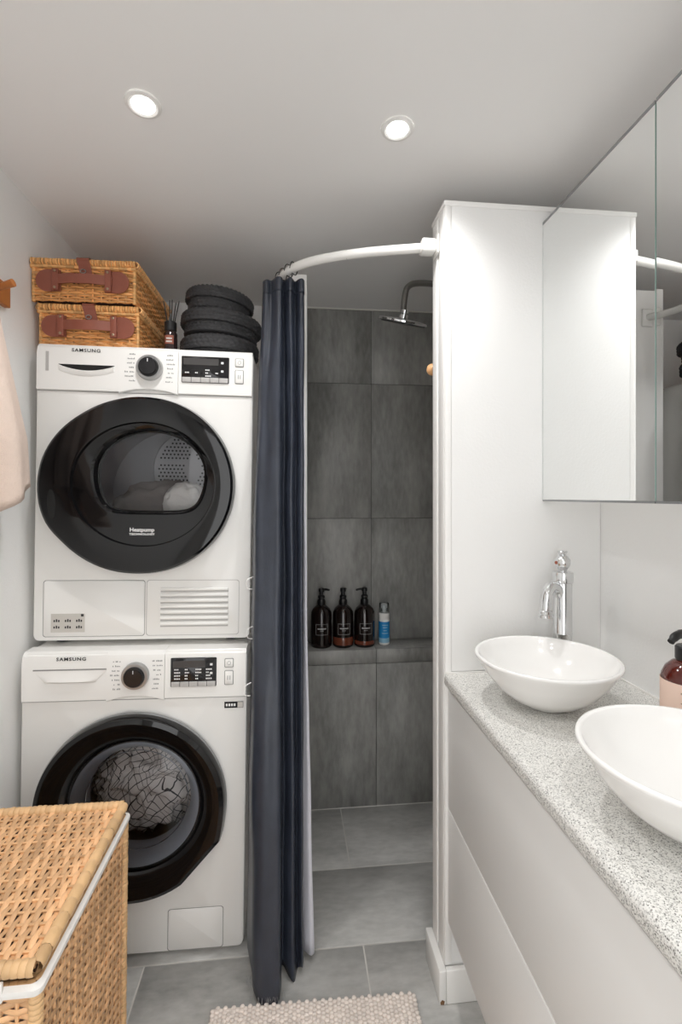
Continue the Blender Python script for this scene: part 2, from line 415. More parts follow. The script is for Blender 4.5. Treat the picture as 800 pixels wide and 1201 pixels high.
def machine(name, label, loc, dryer):
    o = tag(empty(name, loc, (0, math.radians(.8), 0)), label, 'dryer' if dryer else 'washing machine')
    Z0 = .012; zp = .715
    hx, hz, hr = (.302, .435, .2) if dryer else (.297, .425, .2)
    # body shell: front plate with a round opening, rounded front edges
    A = [2 * PI * k / NA for k in range(NA)]
    AB = list(A)
    for cx_ in (.009, W_ - .009):
        for cz_ in (Z0 + .009, H_ - .009):
            ac = math.atan2(cz_ - hz, cx_ - hx) % (2 * PI); AB += [ac + q_ for q_ in (-.03, -.018, -.006, .006, .018, .03)]
    AB = sorted(AB)
    def rl(hw, hh, r, y): return [(lambda p: (p[0], y, p[1]))(ray_rrect(a, W_ / 2, (Z0 + H_) / 2, hx, hz, hw, hh, r)) for a in AB]
    hw, hh = W_ / 2, (H_ - Z0) / 2
    circ = lambda r, y: [(hx + r * math.cos(a), y, hz + r * math.sin(a)) for a in AB]
    loft('body', [circ(hr, .03), circ(hr, .004), circ(hr + .003, 0), rl(hw - .008, hh - .008, .012, 0), rl(hw - .002, hh - .002, .016, .003), rl(hw, hh, .018, .012), rl(hw, hh, .018, D_)], 'enamel', o, False, True)
    # drum with bright rim and back plate
    loft('drum', [circ(hr - .002, .012), circ(hr + .02, .06), circ(hr + .02, .36), circ(.02, .37)], 'steel' if not dryer else 'drum_dark', o, False, True)
    # control panel: three fields, rounded top
    def panel(nm, x0, x1, y, zlo, mt):
        prof = [(0.0, zlo), (y, zlo + .002), (y, H_ - .025), (y + .004, H_ - .008), (y + .014, H_ + .001), (.05, H_ + .002), (.05, zlo)]
        n = len(prof); V = [(x0, p[0], p[1]) for p in prof] + [(x1, p[0], p[1]) for p in prof]
        F = [(i, (i + 1) % n, n + (i + 1) % n, n + i) for i in range(n)] + [tuple(range(n)), tuple(range(n, 2 * n))]
        return mesh(nm, V, F, mt, o, angle=30)
    xa, xb = (.224, .386) if dryer else (.222, .374)
    panel('drawer_field', .004, xa - .0008, -.006, zp, 'plastic_white')
    panel('display_field', xb + .0008, W_ - .004, -.006, zp, 'plastic_white')
    V, F = [], []
    for k in range(17):
        x = xa + (xb - xa) * k / 16; zb = zp - .003 + .013 * (1 - ((k - 8) / 8) ** 2)
        V += [(x, p[0], p[1]) for p in ((0, zb - .001), (-.007, zb), (-.0085, zb + .002), (-.0085, H_ - .025), (-.004, H_ - .008), (.006, H_ + .0015), (.05, H_ + .0025))]
    for k in range(16):
        for j in range(6): F.append((7 * k + j, 7 * k + 7 + j, 7 * k + 8 + j, 7 * k + 1 + j))
    F += [tuple(range(7)), tuple(range(112, 119))]
    mesh('dial_field', V, F, 'plastic_white', o, angle=30)
    mesh('panel_seam', [(.004, -.0004, zp - .002), (W_ - .004, -.0004, zp - .002), (W_ - .004, -.0004, zp + .0002), (.004, -.0004, zp + .0002)], [(0, 1, 2, 3)], 'enamel_line', o, False)
    yf = -.006
    # drawer grip
    gx, gz = (.137, .782) if dryer else (.128, .788)
    if dryer:
        V = [(gx - .095, yf - .0006, gz + .006)]; nseg = 14
        top = [(gx - .075 + .15 * k / nseg, yf - .0006, gz + .006) for k in range(nseg + 1)]
        bot = [(gx - .075 + .15 * k / nseg, yf - .0006, gz + .005 - .015 * math.sin(PI * k / nseg) ** .8) for k in range(nseg + 1)]
        mesh('grip_slot', top + bot, [(k, k + 1, nseg + 2 + k, nseg + 1 + k) for k in range(nseg)], 'black_matte', o, False)
        loft('grip_lip', [[(p[0], yf - .0005, p[2]) for p in bot] + [(p[0], yf - .0005, p[2] - .016) for p in reversed(bot)],
                          [(p[0] * .97 + gx * .03, yf - .004, p[2] - .003) for p in bot] + [(p[0] * .97 + gx * .03, yf - .002, p[2] - .014) for p in reversed(bot)]], 'plastic_white', o, False, True)
        box('filter_slot', (.028, yf - .0008, .768), (.036, yf, .822), 'button_grey', o)
    else:
        # open scooped recess with a sharp upper edge
        V, F = [], []
        nx, nz_ = 16, 8
        for j in range(nz_ + 1):
            v = j / nz_
            for i in range(nx + 1):
                u = i / nx; hwid = .095 - .03 * v
                x = gx - hwid + 2 * hwid * u
                dep = .0
                V.append((x, yf - .0005 - .010 * (math.sin(PI * u) ** .5) * (v ** 1.5) * (1 if v < .95 else .3), gz + .012 - .034 * v))
        for j in range(nz_):
            for i in range(nx): F.append((j * (nx + 1) + i, j * (nx + 1) + i + 1, (j + 1) * (nx + 1) + i + 1, (j + 1) * (nx + 1) + i))
        mesh('grip_lip', V, F, 'plastic_white', o)
        box('grip_slot', (gx - .095, yf - .0012, gz + .011), (gx + .095, yf, gz + .0145), 'enamel_line', o)
    text('logo_lettering', 'SAMSUNG', .0125, 'dark_print', o, (.135 if dryer else .130, yf - .0006, .828 if dryer else .829), bold=.00025, sx=1.2, space=1.18)
    # dial
    kx, kz = (.309, .785) if dryer else (.299, .783)
    kn = lathe('dial', [(.036, 0), (.036, -.010), (.034, -.016), (.027, -.016)], 'steel', o, 40, loc=(kx, -.008, kz), axis='y')
    lathe('dial_grip', [(.0275, -.008), (.0275, -.020), (.025, -.024)], 'black_plastic', kn, 40, axis='y')
    lathe('dial_cap', [(.023, -.0245), (.0225, -.0262)], 'display', kn, 40, axis='y')
    mesh('dial_marker', [(-.001, -.0264, .012), (.001, -.0264, .012), (.001, -.0264, .021), (-.001, -.0264, .021)], [(0, 1, 2, 3)], 'white_print', kn, False)
    # programme names either side of the dial (tiny print)
    V, F = [], []
    for side in (-1, 1):
        for k in range(7):
            wd = random.uniform(.018, .030); z = kz + .036 - k * .0125
            xi = kx + side * (.043 + .004 * (1 - abs(k - 3) / 3))
            nch = int(wd / .0034)
            for c_ in range(nch):
                if random.random() < .12: continue
                x0 = xi + side * c_ * .0034; b0 = len(V); hgt = random.choice((.0028, .0036, .0036, .0044))
                V += [(x0, -.0088, z), (x0 + .0024, -.0088, z), (x0 + .0024, -.0088, z + hgt), (x0, -.0088, z + hgt)]
                F.append((b0, b0 + 1, b0 + 2, b0 + 3))
    stuff(mesh('programme_print', V, F, 'grey_print', o, False))
    # display
    dx, dz, dw, dh = (.462, .787, .067, .038) if dryer else (.452, .787, .062, .040)
    dsp = plate('display', dx, dz, dw, dh, .003, yf + .001, yf - .0012, 'display', o)
    yd = yf - .0014
    box('segment_window', (dx - dw + .006, yd - .0002, dz + .013), (dx + dw - .03, yd, dz + .032), 'display_strip', dsp)
    V, F = [], []
    for r_ in range(4):
        for c_ in range(4):
            if dryer and (r_ < 2 and c_ in (0, 3)): continue
            if dryer and random.random() < .35: continue
            for q in range(random.randint(2, 4)):
                x0 = dx - dw + .010 + c_ * .0285 + q * .0042; z0 = dz + .006 - r_ * .0085; b0 = len(V)
                V += [(x0, yd, z0), (x0 + .003, yd, z0), (x0 + .003, yd, z0 + .0036), (x0, yd, z0 + .0036)]; F.append((b0, b0 + 1, b0 + 2, b0 + 3))
    for q, z0 in ((.052, .018), (.052, -.006)):
        b0 = len(V); x0 = dx + q - .008
        V += [(x0, yd, dz + z0), (x0 + .007, yd, dz + z0), (x0 + .007, yd, dz + z0 + .006), (x0, yd, dz + z0 + .006)]; F.append((b0, b0 + 1, b0 + 2, b0 + 3))
    stuff(mesh('indicator_print', V, F, 'white_print', dsp, False))
    for c_ in range(5):
        x0 = dx - dw + .002 + c_ * (2 * dw - .004) / 5
        k_ = box('touch_key', (x0 + .0006, yf - .0045, dz - dh + .0012), (x0 + (2 * dw - .004) / 5 - .0006, yf - .001, dz - dh + .0150), 'button_grey', dsp, .0008)
    bx = .558 if dryer else .548
    for z_, hh_, gl in ((dz + .024, .0125, 'ring'), (dz - .017, .020, 'bars')):
        pb = plate('push_button', bx, z_, .0125, hh_, .003, yf + .001, yf - .002, 'enamel_line', o)
        plate('button_face', bx, z_, .0112, hh_ - .0012, .0025, yf, yf - .0024, 'plastic_white', pb)
        if gl == 'ring':
            loft('power_symbol', [rrect(bx, z_, .0052, .0052, .0051, yf - .0027), rrect(bx, z_, .0042, .0042, .0041, yf - .0027)], 'grey_print', pb)
        else:
            for q in (-.003, .003): box('pause_symbol', (bx + q - .0009, yf - .0028, z_ - .006), (bx + q + .0009, yf - .0024, z_ + .006), 'grey_print', pb)
    # door
    if dryer:
        dxc, dzc, R = .303, .453, .247
        TB = [(-80, 1.0), (60, 1.0), (90, 1.0), (110, 1.01), (130, 1.038), (150, 1.095), (165, 1.128), (180, 1.138), (195, 1.142), (206, 1.128), (213, 1.09), (225, 1.065), (245, 1.035), (265, 1.005), (280, 1.0)]
        def outer(a):
            dg_ = math.degrees(a)
            if dg_ > 280: dg_ -= 360
            tot = 0
            for q_ in (-5, -2.5, 0, 2.5, 5):
                e_ = max(-80, min(280, dg_ + q_))
                for (a0, v0), (a1, v1) in zip(TB, TB[1:]):
                    if a0 <= e_ <= a1: tot += v0 + (v1 - v0) * (e_ - a0) / (a1 - a0); break
            return R * tot / 5
        icx, icz = .306, .455
        def inner(a): return (.192, .168)
        wx, wz = .319, .486
        def win(a):
            c_, s_ = math.cos(a), math.sin(a)
            r = 1 / math.sqrt((c_ / .144) ** 2 + (s_ / (.117 if s_ > 0 else .16)) ** 2)
            if s_ < -.05: r = 1 / ((1 / r) ** 9 + (-s_ / .105) ** 9) ** (1 / 9)
            return r
        O = lambda k, y: [(dxc + k * outer(a) * math.cos(a), y, dzc + k * outer(a) * math.sin(a)) for a in A]
        I = lambda k, y: [(icx + k * .192 * math.cos(a), y, icz + k * .172 * math.sin(a)) for a in A]
        Wn = lambda k, y: [(wx + k * win(a) * math.cos(a), y, wz + k * win(a) * math.sin(a)) for a in A]
        dr = loft('door', [O(.97, -.001), O(1.0, -.012), O(1.0, -.026), O(.99, -.036), O(.965, -.042), I(1.03, -.047), I(1.0, -.046), I(.985, -.036), Wn(1.10, -.031), Wn(1.06, -.026), Wn(1.03, -.006), Wn(1.0, -.004)], 'black_gloss', o, angle=25)
        loft('door_rim', [O(1.004, -.008), O(1.008, -.012), O(1.006, -.018), O(.999, -.021)], 'edge_grey', dr)
        # window pane with a soft bulge
        loft('window_pane', [Wn(1.0, -.0045), Wn(.7, -.009), Wn(.3, -.012), Wn(.02, -.0125)], 'door_glass', dr, False, True)
        # dark proud patch at the left, painted shade of a grip hollow
        V = []
        loft('grip_shade_patch', [[(.068 + .014 * k_ * math.cos(a), -.0435 - .0025 * (1 - k_), .405 + .046 * k_ * math.sin(a)) for a in A[::3]] for k_ in (1, .75, .02)], 'black_matte', dr, False, True)
        text('door_lettering', 'Heatpump', .0150, 'white_print', dr, (.302, -.0372, .3285), bold=.0003, sx=1.05)
        text('door_lettering', 'TECHNOLOGY', .0078, 'white_print', dr, (.302, -.0372, .3165), bold=.0003, sx=1.2, space=1.1)
        # heat plate with perforations at the back of the drum
        pp = lathe('drum_plate', [(.135, .28), (.13, .275), (.02, .273)], 'drum_dark', o, 48, loc=(.375, 0, .515), axis='y')
        hv, hf = [], []
        for i in range(-9, 10):
            for j in range(-9, 10):
                x, z = i * .0125 + (j % 2) * .006, j * .0125
                r = math.hypot(x, z)
                if r > .118 or r < .03 or abs(x) < .008 or abs(z - .02) < .006: continue
                b0 = len(hv)
                hv += [(x + .0036 * math.cos(t_), .2722, z + .0036 * math.sin(t_)) for t_ in [PI / 3 * q for q in range(6)]]; hf.append(tuple(range(b0, b0 + 6)))
        stuff(mesh('perforations', hv, hf, 'black_matte', pp, False))
        # lower service panels
        fp = plate('filter_cover', .165, .104, .136, .078, .008, .0, -.0022, 'enamel', o, .0015)
        outline_groove('filter_cover_seam', .165, .104, .1375, .0795, .008, -.0006, 'enamel_line', o, .002)
        outline_groove('vent_panel_seam', .436, .104, .13, .0795, .008, -.0006, 'button_grey', o, .0015)
        for k in range(7):
            box('vent_slat', (.345, -.005, .054 + k * .0165), (.535, .0, .0625 + k * .0165), 'plastic_white', o, .0022)
            box('vent_gap', (.345, -.0008, .049 + k * .0165), (.535, .0, .054 + k * .0165), 'button_grey', o)
        st = box('sticker', (.050, -.0028, .038), (.140, -.0022, .090), 'sticker', fp)
        for k in range(3):
            for j in range(2):
                for q_ in range(3): box('sticker_print', (.057 + k * .030 + q_ * .006, -.003, .049 + j * .018), (.061 + k * .030 + q_ * .006, -.0027, .055 + j * .018 + .002 * (q_ % 2)), 'dark_print', st)
        box('sticker_print', (.130, -.003, .082), (.137, -.0026, .089), 'dark_print', st)
    else:
        dxc, dzc, R = .297, .432, .249
        def outer(a):
            d_ = math.degrees(math.atan2(math.sin(a), math.cos(a)))
            r = R
            if -56 < d_ < -4:      # straight grip chord at lower right
                a0, a1 = math.radians(-56), math.radians(-22)
                p0 = Vector((R * math.cos(a0), R * math.sin(a0))); p1 = Vector((R * 1.03 * math.cos(a1), R * 1.03 * math.sin(a1)))
                if d_ < -22:
                    dv = p1 - p0; nn = Vector((dv.y, -dv.x)); r = p0.dot(nn) / (math.cos(a) * nn.x + math.sin(a) * nn.y)
                else: r = R * (1 + .03 * (1 - (d_ + 22) / 18) ** 2)
            return r
        O = lambda k, y: [(dxc + k * outer(a) * math.cos(a), y, dzc + k * outer(a) * math.sin(a)) for a in A]
        Cc = lambda r, y: [(dxc + .005 + r * math.cos(a), y, dzc + r * math.sin(a)) for a in A]
        dr = loft('door', [O(.97, -.001), O(1.0, -.012), O(1.0, -.03), O(.985, -.040), O(.94, -.046), Cc(.205, -.044), Cc(.190, -.036), Cc(.176, -.022), Cc(.170, -.012)], 'black_gloss', o, angle=25)
        loft('door_rim', [O(1.003, -.006), O(1.006, -.010), O(1.005, -.014), O(.999, -.017)], 'edge_grey', dr)
        loft('glass_rim', [Cc(.170, -.012), Cc(.164, -.010), Cc(.152, .004), Cc(.142, .02), Cc(.140, .05)], 'rubber', dr)
        loft('window_pane', [Cc(.176, -.0215), Cc(.15, -.030), Cc(.1, -.036), Cc(.05, -.039), Cc(.003, -.040)], 'washer_glass', dr, False, True)
        loft('glass_ring', [Cc(.137, .012), Cc(.1385, .010), Cc(.137, .008), Cc(.1355, .010), Cc(.137, .012)], 'chrome', dr)
        outline_groove('filter_cover_seam', .466, .074, .0755, .0575, .008, -.0006, 'enamel_line', o, .0015)
        plate('filter_cover', .466, .074, .074, .056, .008, .0, -.0016, 'enamel', o, .0012)
        st = box('sticker', (.536, -.0016, .683), (.594 - .006, -.0004, .700), 'display', o)
        for q_ in range(4): box('sticker_print', (.540 + q_ * .0072, -.0019, .688), (.545 + q_ * .0072, -.0016, .695), 'white_print', st)
        box('sticker_code', (.572, -.0019, .684), (.587, -.0016, .699), 'sticker', st)
    # feet (the left pair screwed out further)
    for fx, fy in ((.06, .06), (.54, .06), (.06, .52), (.54, .52)):
        low = .0005 if dryer else -(.598 - fx) * math.sin(math.radians(.8)) * .95 + .0005
        lathe('foot', [(.022, low), (.022, .004), (.012, .006), (.012, .02)], 'black_plastic', o, 16, loc=(fx, fy, 0))
    return o
T8 = math.radians(.8)
# bottom right corner rests lowest: root is the bottom left corner
zl = .598 * math.sin(T8)
washer = machine('washing_machine', 'white front-loading washing machine at the bottom of the stack, checked laundry inside', (-.7345, 1.36, zl), False)
zu = zl + (H_ + .004) * math.cos(T8)
dryer = machine('tumble_dryer', 'white tumble dryer stacked on the washing machine, towels inside', (-.7215, 1.41, zu), True)

# laundry inside the machines
def cloth_lump(name, loc, sx, sy, sz, m, seed, label, amp=.35, group=None, sub=4):
    bm = bmesh.new(); bmesh.ops.create_icosphere(bm, subdivisions=sub, radius=1)
    for v in bm.verts:
        n = v.co.normalized(); q = n * 2.1 + Vector((seed, seed * 2, 0))
        f = 1 + amp * (1 - 2 * abs(noise.noise(q))) - amp * .5 + amp * .5 * (1 - 2 * abs(noise.noise(q * 2.3)))
        v.co = Vector((n.x * sx, n.y * sy, n.z * sz)) * f
    me = bpy.data.meshes.new(name); finish(bm, me, True, 180)
    o = link(name, me, m, None, loc); tag(o, label, 'laundry', group); return o
wx0, wy0, wz0 = washer.location
cloth_lump('checked_cloth', (wx0 + .315, wy0 + .145, wz0 + .432),   .138, .062, .128, 'checked_cloth', 3.1, 'crumpled checked cloth inside the washing machine drum', .48, sub=5)
cloth_lump('dark_garment', (wx0 + .245, wy0 + .285, wz0 + .44), .12, .05, .115, 'laundry_dark', 8.3, 'dark garment behind the checked cloth in the washing machine drum', .25)
ux0, uy0, uz0 = dryer.location
cloth_lump('grey_towel', (ux0 + .315, uy0 + .165, uz0 + .385), .13, .055, .075, 'towel_dark', 5.2, 'dark grey towel heaped in the tumble dryer drum', .25)
cloth_lump('pale_towel', (ux0 + .405, uy0 + .065, uz0 + .395), .06, .025, .06, 'laundry_pale', 1.7, 'pale towel pressed against the window of the tumble dryer', .22)

# ------------------------------------------------------------------ woven work
def weave_vf(V, F, o_, u, v, n, Wd, Hd, rows, pitch, amp, wid, thk, stake_r, samp=4, jit=.15):
    o_, u, v, n = Vector(o_), Vector(u), Vector(v), Vector(n)
    step = Hd / rows; ns = max(1, int(round(Wd / pitch))); p = Wd / ns
    for r_ in range(rows):
        par = PI * (r_ % 2); m_ = ns * samp; b0 = len(V); h = (r_ + .5) * step
        jw = wid * random.uniform(1 - jit, 1 + jit); dh = random.uniform(-.12, .12) * step
        for i in range(m_ + 1):
            s = Wd * i / m_; off = amp * math.cos(PI * s / p + par)
            c = o_ + u * s + v * (h + dh + random.uniform(-.04, .04) * step) + n * off
            V += [c - v * jw * .5 - n * thk * .4, c - v * jw * .25 + n * thk * .5, c + v * jw * .25 + n * thk * .5, c + v * jw * .5 - n * thk * .4]
        for i in range(m_):
            for k in range(3): a = b0 + i * 4 + k; F.append((a, a + 4, a + 5, a + 1))
            a = b0 + i * 4; F.append((a + 3, a + 7, a + 4, a))
    if stake_r:
        for k in range(ns + 1):
            s = p * k; b0 = len(V); c = o_ + u * s
            V2, F2 = tube_vf([c, c + v * Hd], stake_r, 6, True, 1, n, b0); V += V2; F += F2
def wrapped_vf(V, F, path, r, pitch, amp=.12, n=9):
    # rod wrapped with cane: each turn its own short sleeve
    P = [Vector(p) for p in path]
    L_ = [0]
    for i in range(len(P) - 1): L_.append(L_[-1] + (P[i + 1] - P[i]).length)
    def at(s):
        for i in range(len(P) - 1):
            if s <= L_[i + 1] or i == len(P) - 2:
                f = (s - L_[i]) / max(1e-6, L_[i + 1] - L_[i]); return P[i].lerp(P[i + 1], f)
    nt_ = int(L_[-1] / pitch)
    for k in range(nt_):
        s0, s1 = k * L_[-1] / nt_, (k + 1) * L_[-1] / nt_
        pts = [at(s0), at(s0 + (s1 - s0) * .25), at(s0 + (s1 - s0) * .75), at(s1)]
        rr = r * random.uniform(.95, 1.06)
        V2, F2 = tube_vf(pts, [rr * (1 - amp), rr * 1.0, rr * 1.0, rr * (1 - amp)], n, False, 1, None, len(V)); V += V2; F += F2

# laundry hamper
HX0, HX1, HY0, HY1, HZ = -.728, -.362, .728, 1.112, .600
ham = tag(empty('laundry_hamper', ((HX0 + HX1) / 2, (HY0 + HY1) / 2, 0)), 'square woven rattan laundry hamper with lid and white cloth liner edge', 'hamper')
hc = Vector(ham.location)
a, b_ = (HX1 - HX0) / 2, (HY1 - HY0) / 2
tp = .012    # taper towards the foot
for nm, o_, u, n, Wd in (('woven_side', (a - .008, -b_ + .012, 0), (0, 1, 0), (1, 0, 0), 2 * b_ - .024), ('woven_side', (-a + .008, -b_ + .012, 0), (0, 1, 0), (-1, 0, 0), 2 * b_ - .024),
                         ('woven_front', (-a + .012, -b_ + .008, 0), (1, 0, 0), (0, -1, 0), 2 * a - .024), ('woven_back', (-a + .012, b_ - .008, 0), (1, 0, 0), (0, 1, 0), 2 * a - .024)):
    V, F = [], []
    weave_vf(V, F, Vector(o_) + Vector((0, 0, .02)), u, (0, 0, 1), n, Wd, .54, 58, .0235, .0026, .0102, .0024, .0026)
    V = [Vector((v.x * (1 - tp * (1 - v.z / .6) * 2), v.y * (1 - tp * (1 - v.z / .6) * 2), v.z)) for v in V]
    stuff(mesh(nm, V, F, 'rattan', ham, True, angle=60))
for sx in (-1, 1):
    for sy in (-1, 1):
        V, F = [], []
        k0 = 1 - 2 * tp
        wrapped_vf(V, F, [(sx * (a - .010) * k0, sy * (b_ - .010) * k0, .001), (sx * (a - .010), sy * (b_ - .010), .565)], .010, .008)
        mesh('corner_post', V, F, 'rattan_rim', ham)
def ring_vf(hw, hh, z, r, pitch):
    V, F = [], []
    c_ = [(-hw, -hh, z), (hw, -hh, z), (hw, hh, z), (-hw, hh, z)]
    for k in range(4): wrapped_vf(V, F, [c_[k], c_[(k + 1) % 4]], r, pitch if k % 2 == 0 else pitch * 2.6)
    return V, F
V, F = ring_vf(a - .010, b_ - .010, .012, .010, .012); mesh('foot_rim', V, F, 'rattan_rim', ham)
V, F = ring_vf(a - .010, b_ - .010, .561, .009, .012); mesh('top_rim', V, F, 'rattan_rim', ham)
# inner backing so that the gaps look into shade
box('inner_lining', (-a + .018, -b_ + .018, .01), (a - .018, b_ - .018, .555), 'liner', ham)
# liner folded over the rim, sagging band
def band(z0, z1, g, y): return [(p[0], p[2], y) for p in rrect(0, 0, a + g, b_ + g, .012, 0, 5)]
loft('liner_band', [band(0, 0, -.004, .570), band(0, 0, .0025, .5655), band(0, 0, .003, .560), band(0, 0, .0015, .5555), band(0, 0, -.002, .555)], 'liner', ham)
lid = box('lid', (-a + .012, -b_ + .012, .576), (a - .012, b_ - .012, .5835), 'dark_brown_box', ham)
V, F = [], []
weave_vf(V, F, (-a + .012, -b_ + .012, .588), (0, 1, 0), (1, 0, 0), (0, 0, 1), 2 * b_ - .024, 2 * a - .024, 37, .0235, .0028, .0094, .0022, .0028)
lo_ = stuff(mesh('lid_weave', V, F, 'rattan', lid, True, angle=60))
V, F = ring_vf(a - .010, b_ - .010, .588, .0110, .0105); mesh('lid_rim', V, F, 'rattan_rim', lid)
box('closure_tab', (a - .105, -b_ - .003, .552), (a - .05, -b_ + .002, .58), 'liner', ham, .001)

# wicker suitcases
def suitcase(label, loc, rotz, Wc=.285, Dc=.345, Hc=.127):
    o = tag(empty('wicker_suitcase', loc, (0, 0, rotz)), label, 'basket', 'wicker picnic cases on the dryer')
    hw, hd = Wc / 2, Dc / 2
    for nm, o_, u, n, L_ in (('front_weave', (-hw + .006, -hd + .005, .004), (1, 0, 0), (0, -1, 0), Wc - .012), ('rear_weave', (-hw + .006, hd - .005, .004), (1, 0, 0), (0, 1, 0), Wc - .012),
                             ('side_weave', (hw - .005, -hd + .006, .004), (0, 1, 0), (1, 0, 0), Dc - .012), ('side_weave', (-hw + .005, -hd + .006, .004), (0, 1, 0), (-1, 0, 0), Dc - .012)):
        V, F = [], []
        weave_vf(V, F, o_, u, (0, 0, 1), n, L_, .098, 13, .0225, .0032, .0084, .0052, .0026, 4, .2)
        stuff(mesh(nm, V, F, 'willow', o, True, angle=60))
    for sx in (-1, 1):
        for sy in (-1, 1):
            V, F = [], []; wrapped_vf(V, F, [(sx * (hw - .005), sy * (hd - .005), 0.001), (sx * (hw - .005), sy * (hd - .005), .102)], .0052, .0055); mesh('corner_post', V, F, 'willow_rim', o)
    box('inner_case', (-hw + .012, -hd + .012, .003), (hw - .012, hd - .012, .10), 'dark_brown_box', o)
    ld_ = box('lid', (-hw + .006, -hd + .006, .106), (hw - .006, hd - .006, .1155), 'dark_brown_box', o)
    V, F = [], []
    c_ = [(-hw, -hd, .114), (hw, -hd, .114), (hw, hd, .114), (-hw, hd, .114)]
    for k in range(4): wrapped_vf(V, F, [c_[k], c_[(k + 1) % 4]], .0100, .0075, .34)
    mesh('lid_border', V, F, 'willow_rim', ld_)
    V, F = [], []
    c_ = [(-hw - .001, -hd - .001, .1005), (hw + .001, -hd - .001, .1005), (hw + .001, hd + .001, .1005), (-hw - .001, hd + .001, .1005)]
    for k in range(4): wrapped_vf(V, F, [c_[k], c_[(k + 1) % 4]], .0046, .012, .2)
    mesh('lid_edge', V, F, 'willow_rim', ld_)
    V, F = [], []
    weave_vf(V, F, (-hw + .004, -hd + .004, .119), (1, 0, 0), (0, 1, 0), (0, 0, 1), Wc - .008, Dc - .008, 58, .021, .0024, .0056, .0034, .002, 3)
    stuff(mesh('lid_weave', V, F, 'willow', ld_, True, angle=60))
    # leather: two rounded patches, handle, tabs, latch strap
    yf = -hd - .0045
    for s in (-1, 1):
        pts = []
        for k in range(17):
            an = PI / 2 + PI * k / 16
            pts.append((s * (.097 - math.cos(an) * .031), 0, .058 + .031 * math.sin(an)))
        pts += [(s * .060, 0, .028), (s * .060, 0, .088)]
        loft('leather_patch', [[(p[0], yf, p[2]) for p in pts], [(p[0], yf - .003, p[2]) for p in pts]], 'leather', o, True, True)
    hp = smooth_path([(-.082, yf - .004, .058), (-.06, yf - .010, .059), (-.03, yf - .022, .057), (0, yf - .026, .055), (.03, yf - .022, .057), (.06, yf - .010, .059), (.082, yf - .004, .058)], 4)
    V = []; F = []
    for p in hp:
        hgt = .0135
        V += [(p.x, p.y, p.z - hgt), (p.x, p.y - .0035, p.z - hgt), (p.x, p.y - .0035, p.z + hgt), (p.x, p.y, p.z + hgt)]
    for i in range(len(hp) - 1):
        for k in range(4): F.append((i * 4 + k, i * 4 + (k + 1) % 4, i * 4 + 4 + (k + 1) % 4, i * 4 + 4 + k))
    F += [(0, 1, 2, 3), tuple(range(len(V) - 4, len(V)))]
    mesh('handle', V, F, 'leather', o, angle=50)
    for s in (-1, 1):
        tb = box('handle_tab', (s * .072 - .0085, yf - .0125, .028), (s * .072 + .0085, yf - .0045, .089), 'leather', o, .0015)
        for z in (.035, .082): lathe('rivet', [(.0038, 0), (.0036, -.002), (.001, -.0032)], 'rivet', tb, 12, loc=(s * .072, yf - .0125, z), axis='y')
    sp_ = smooth_path([(.002, -hd + .05, .1255), (.002, -hd + .01, .1262), (.002, -hd - .008, .1225), (.003, yf - .0085, .113), (.006, yf - .0045, .10), (.011, yf - .006, .076)], 4)
    V, F = [], []
    for p in sp_: V += [(p.x - .017, p.y, p.z), (p.x + .017, p.y, p.z), (p.x + .017, p.y - .0015, p.z + .0018), (p.x - .017, p.y - .0015, p.z + .0018)]
    for i in range(len(sp_) - 1):
        for k in range(4): F.append((i * 4 + k, i * 4 + (k + 1) % 4, i * 4 + 4 + (k + 1) % 4, i * 4 + 4 + k))
    F += [(0, 1, 2, 3), tuple(range(len(V) - 4, len(V)))]
    ls = mesh('latch_strap', V, F, 'leather', o, angle=50)
    tube('latch_ring', [(.004 + .0075 * math.cos(t_), yf - .0095, .084 + .0055 * math.sin(t_)) for t_ in [2 * PI * k / 14 for k in range(15)]], .0014, 'steel', ls, 6)
    # second strap along the right side hinge line
    return o
dtop = zu + H_ + .004
suitcase('wicker suitcase with brown leather handle resting directly on the tumble dryer', (-.585, 1.448 + .1725, dtop - .002), 0, .278, .345)
suitcase('wicker suitcase with brown leather handle on top of the other suitcase', (-.592, 1.440 + .1725, dtop + .1235), math.radians(-1.0), .288, .352, .127)

# black braided round boxes, stacked
def round_box(label, loc, rot, r, hb, hl):
    o = tag(empty('braided_box', loc, rot), label, 'box', 'black braided boxes on the dryer')
    def ripple(prof_r, z0, z1, nz): 
        P = []
        for k in range(nz * 4 + 1):
            z = z0 + (z1 - z0) * k / (nz * 4); P.append((prof_r + .0022 * abs(math.sin(PI * k / 4)), z))
        return P
    def braid(ob):
        for v in ob.data.vertices:
            rr = math.hypot(v.co.x, v.co.y)
            if rr < .02: continue
            an = math.atan2(v.co.y, v.co.x); row = int((v.co.z * 110) + rr * 90)
            k = 1 + .0018 / rr * math.sin(42 * an + row * 2.2)
            v.co.x *= k; v.co.y *= k; v.co.z += .0006 * math.sin(42 * an + row * 2.2)
    braid(lathe('box_base', [(.01, .0)] + ripple(r * .90, .001, hb, 3), 'braid', o, 168, angle=60))
    prof = ripple(r, hb - .002, hb + hl, 3)
    top = [(r * .97, hb + hl + .005)] + [(r * (.95 - .13 * k) , hb + hl + .007 + (.0018 if k % 2 else 0)) for k in range(7)]
    braid(lathe('box_lid', [(r * .90, hb - .001)] + prof + top, 'braid', o, 168, angle=60))
    return o
hx, hy = -.238, 1.60
round_box('widest black braided box at the bottom of the round stack', (hx, hy, dtop - .006), (0, math.radians(2.2), 0), .122, .030, .034)
round_box('black braided box with a wide lid in the middle of the round stack', (hx + .004, hy, dtop + .0745), (0, math.radians(4.5), 0), .126, .032, .030)
round_box('smallest black braided box on top of the round stack', (hx - .003, hy, dtop + .1515), (0, math.radians(6.0), 0), .106, .034, .026)

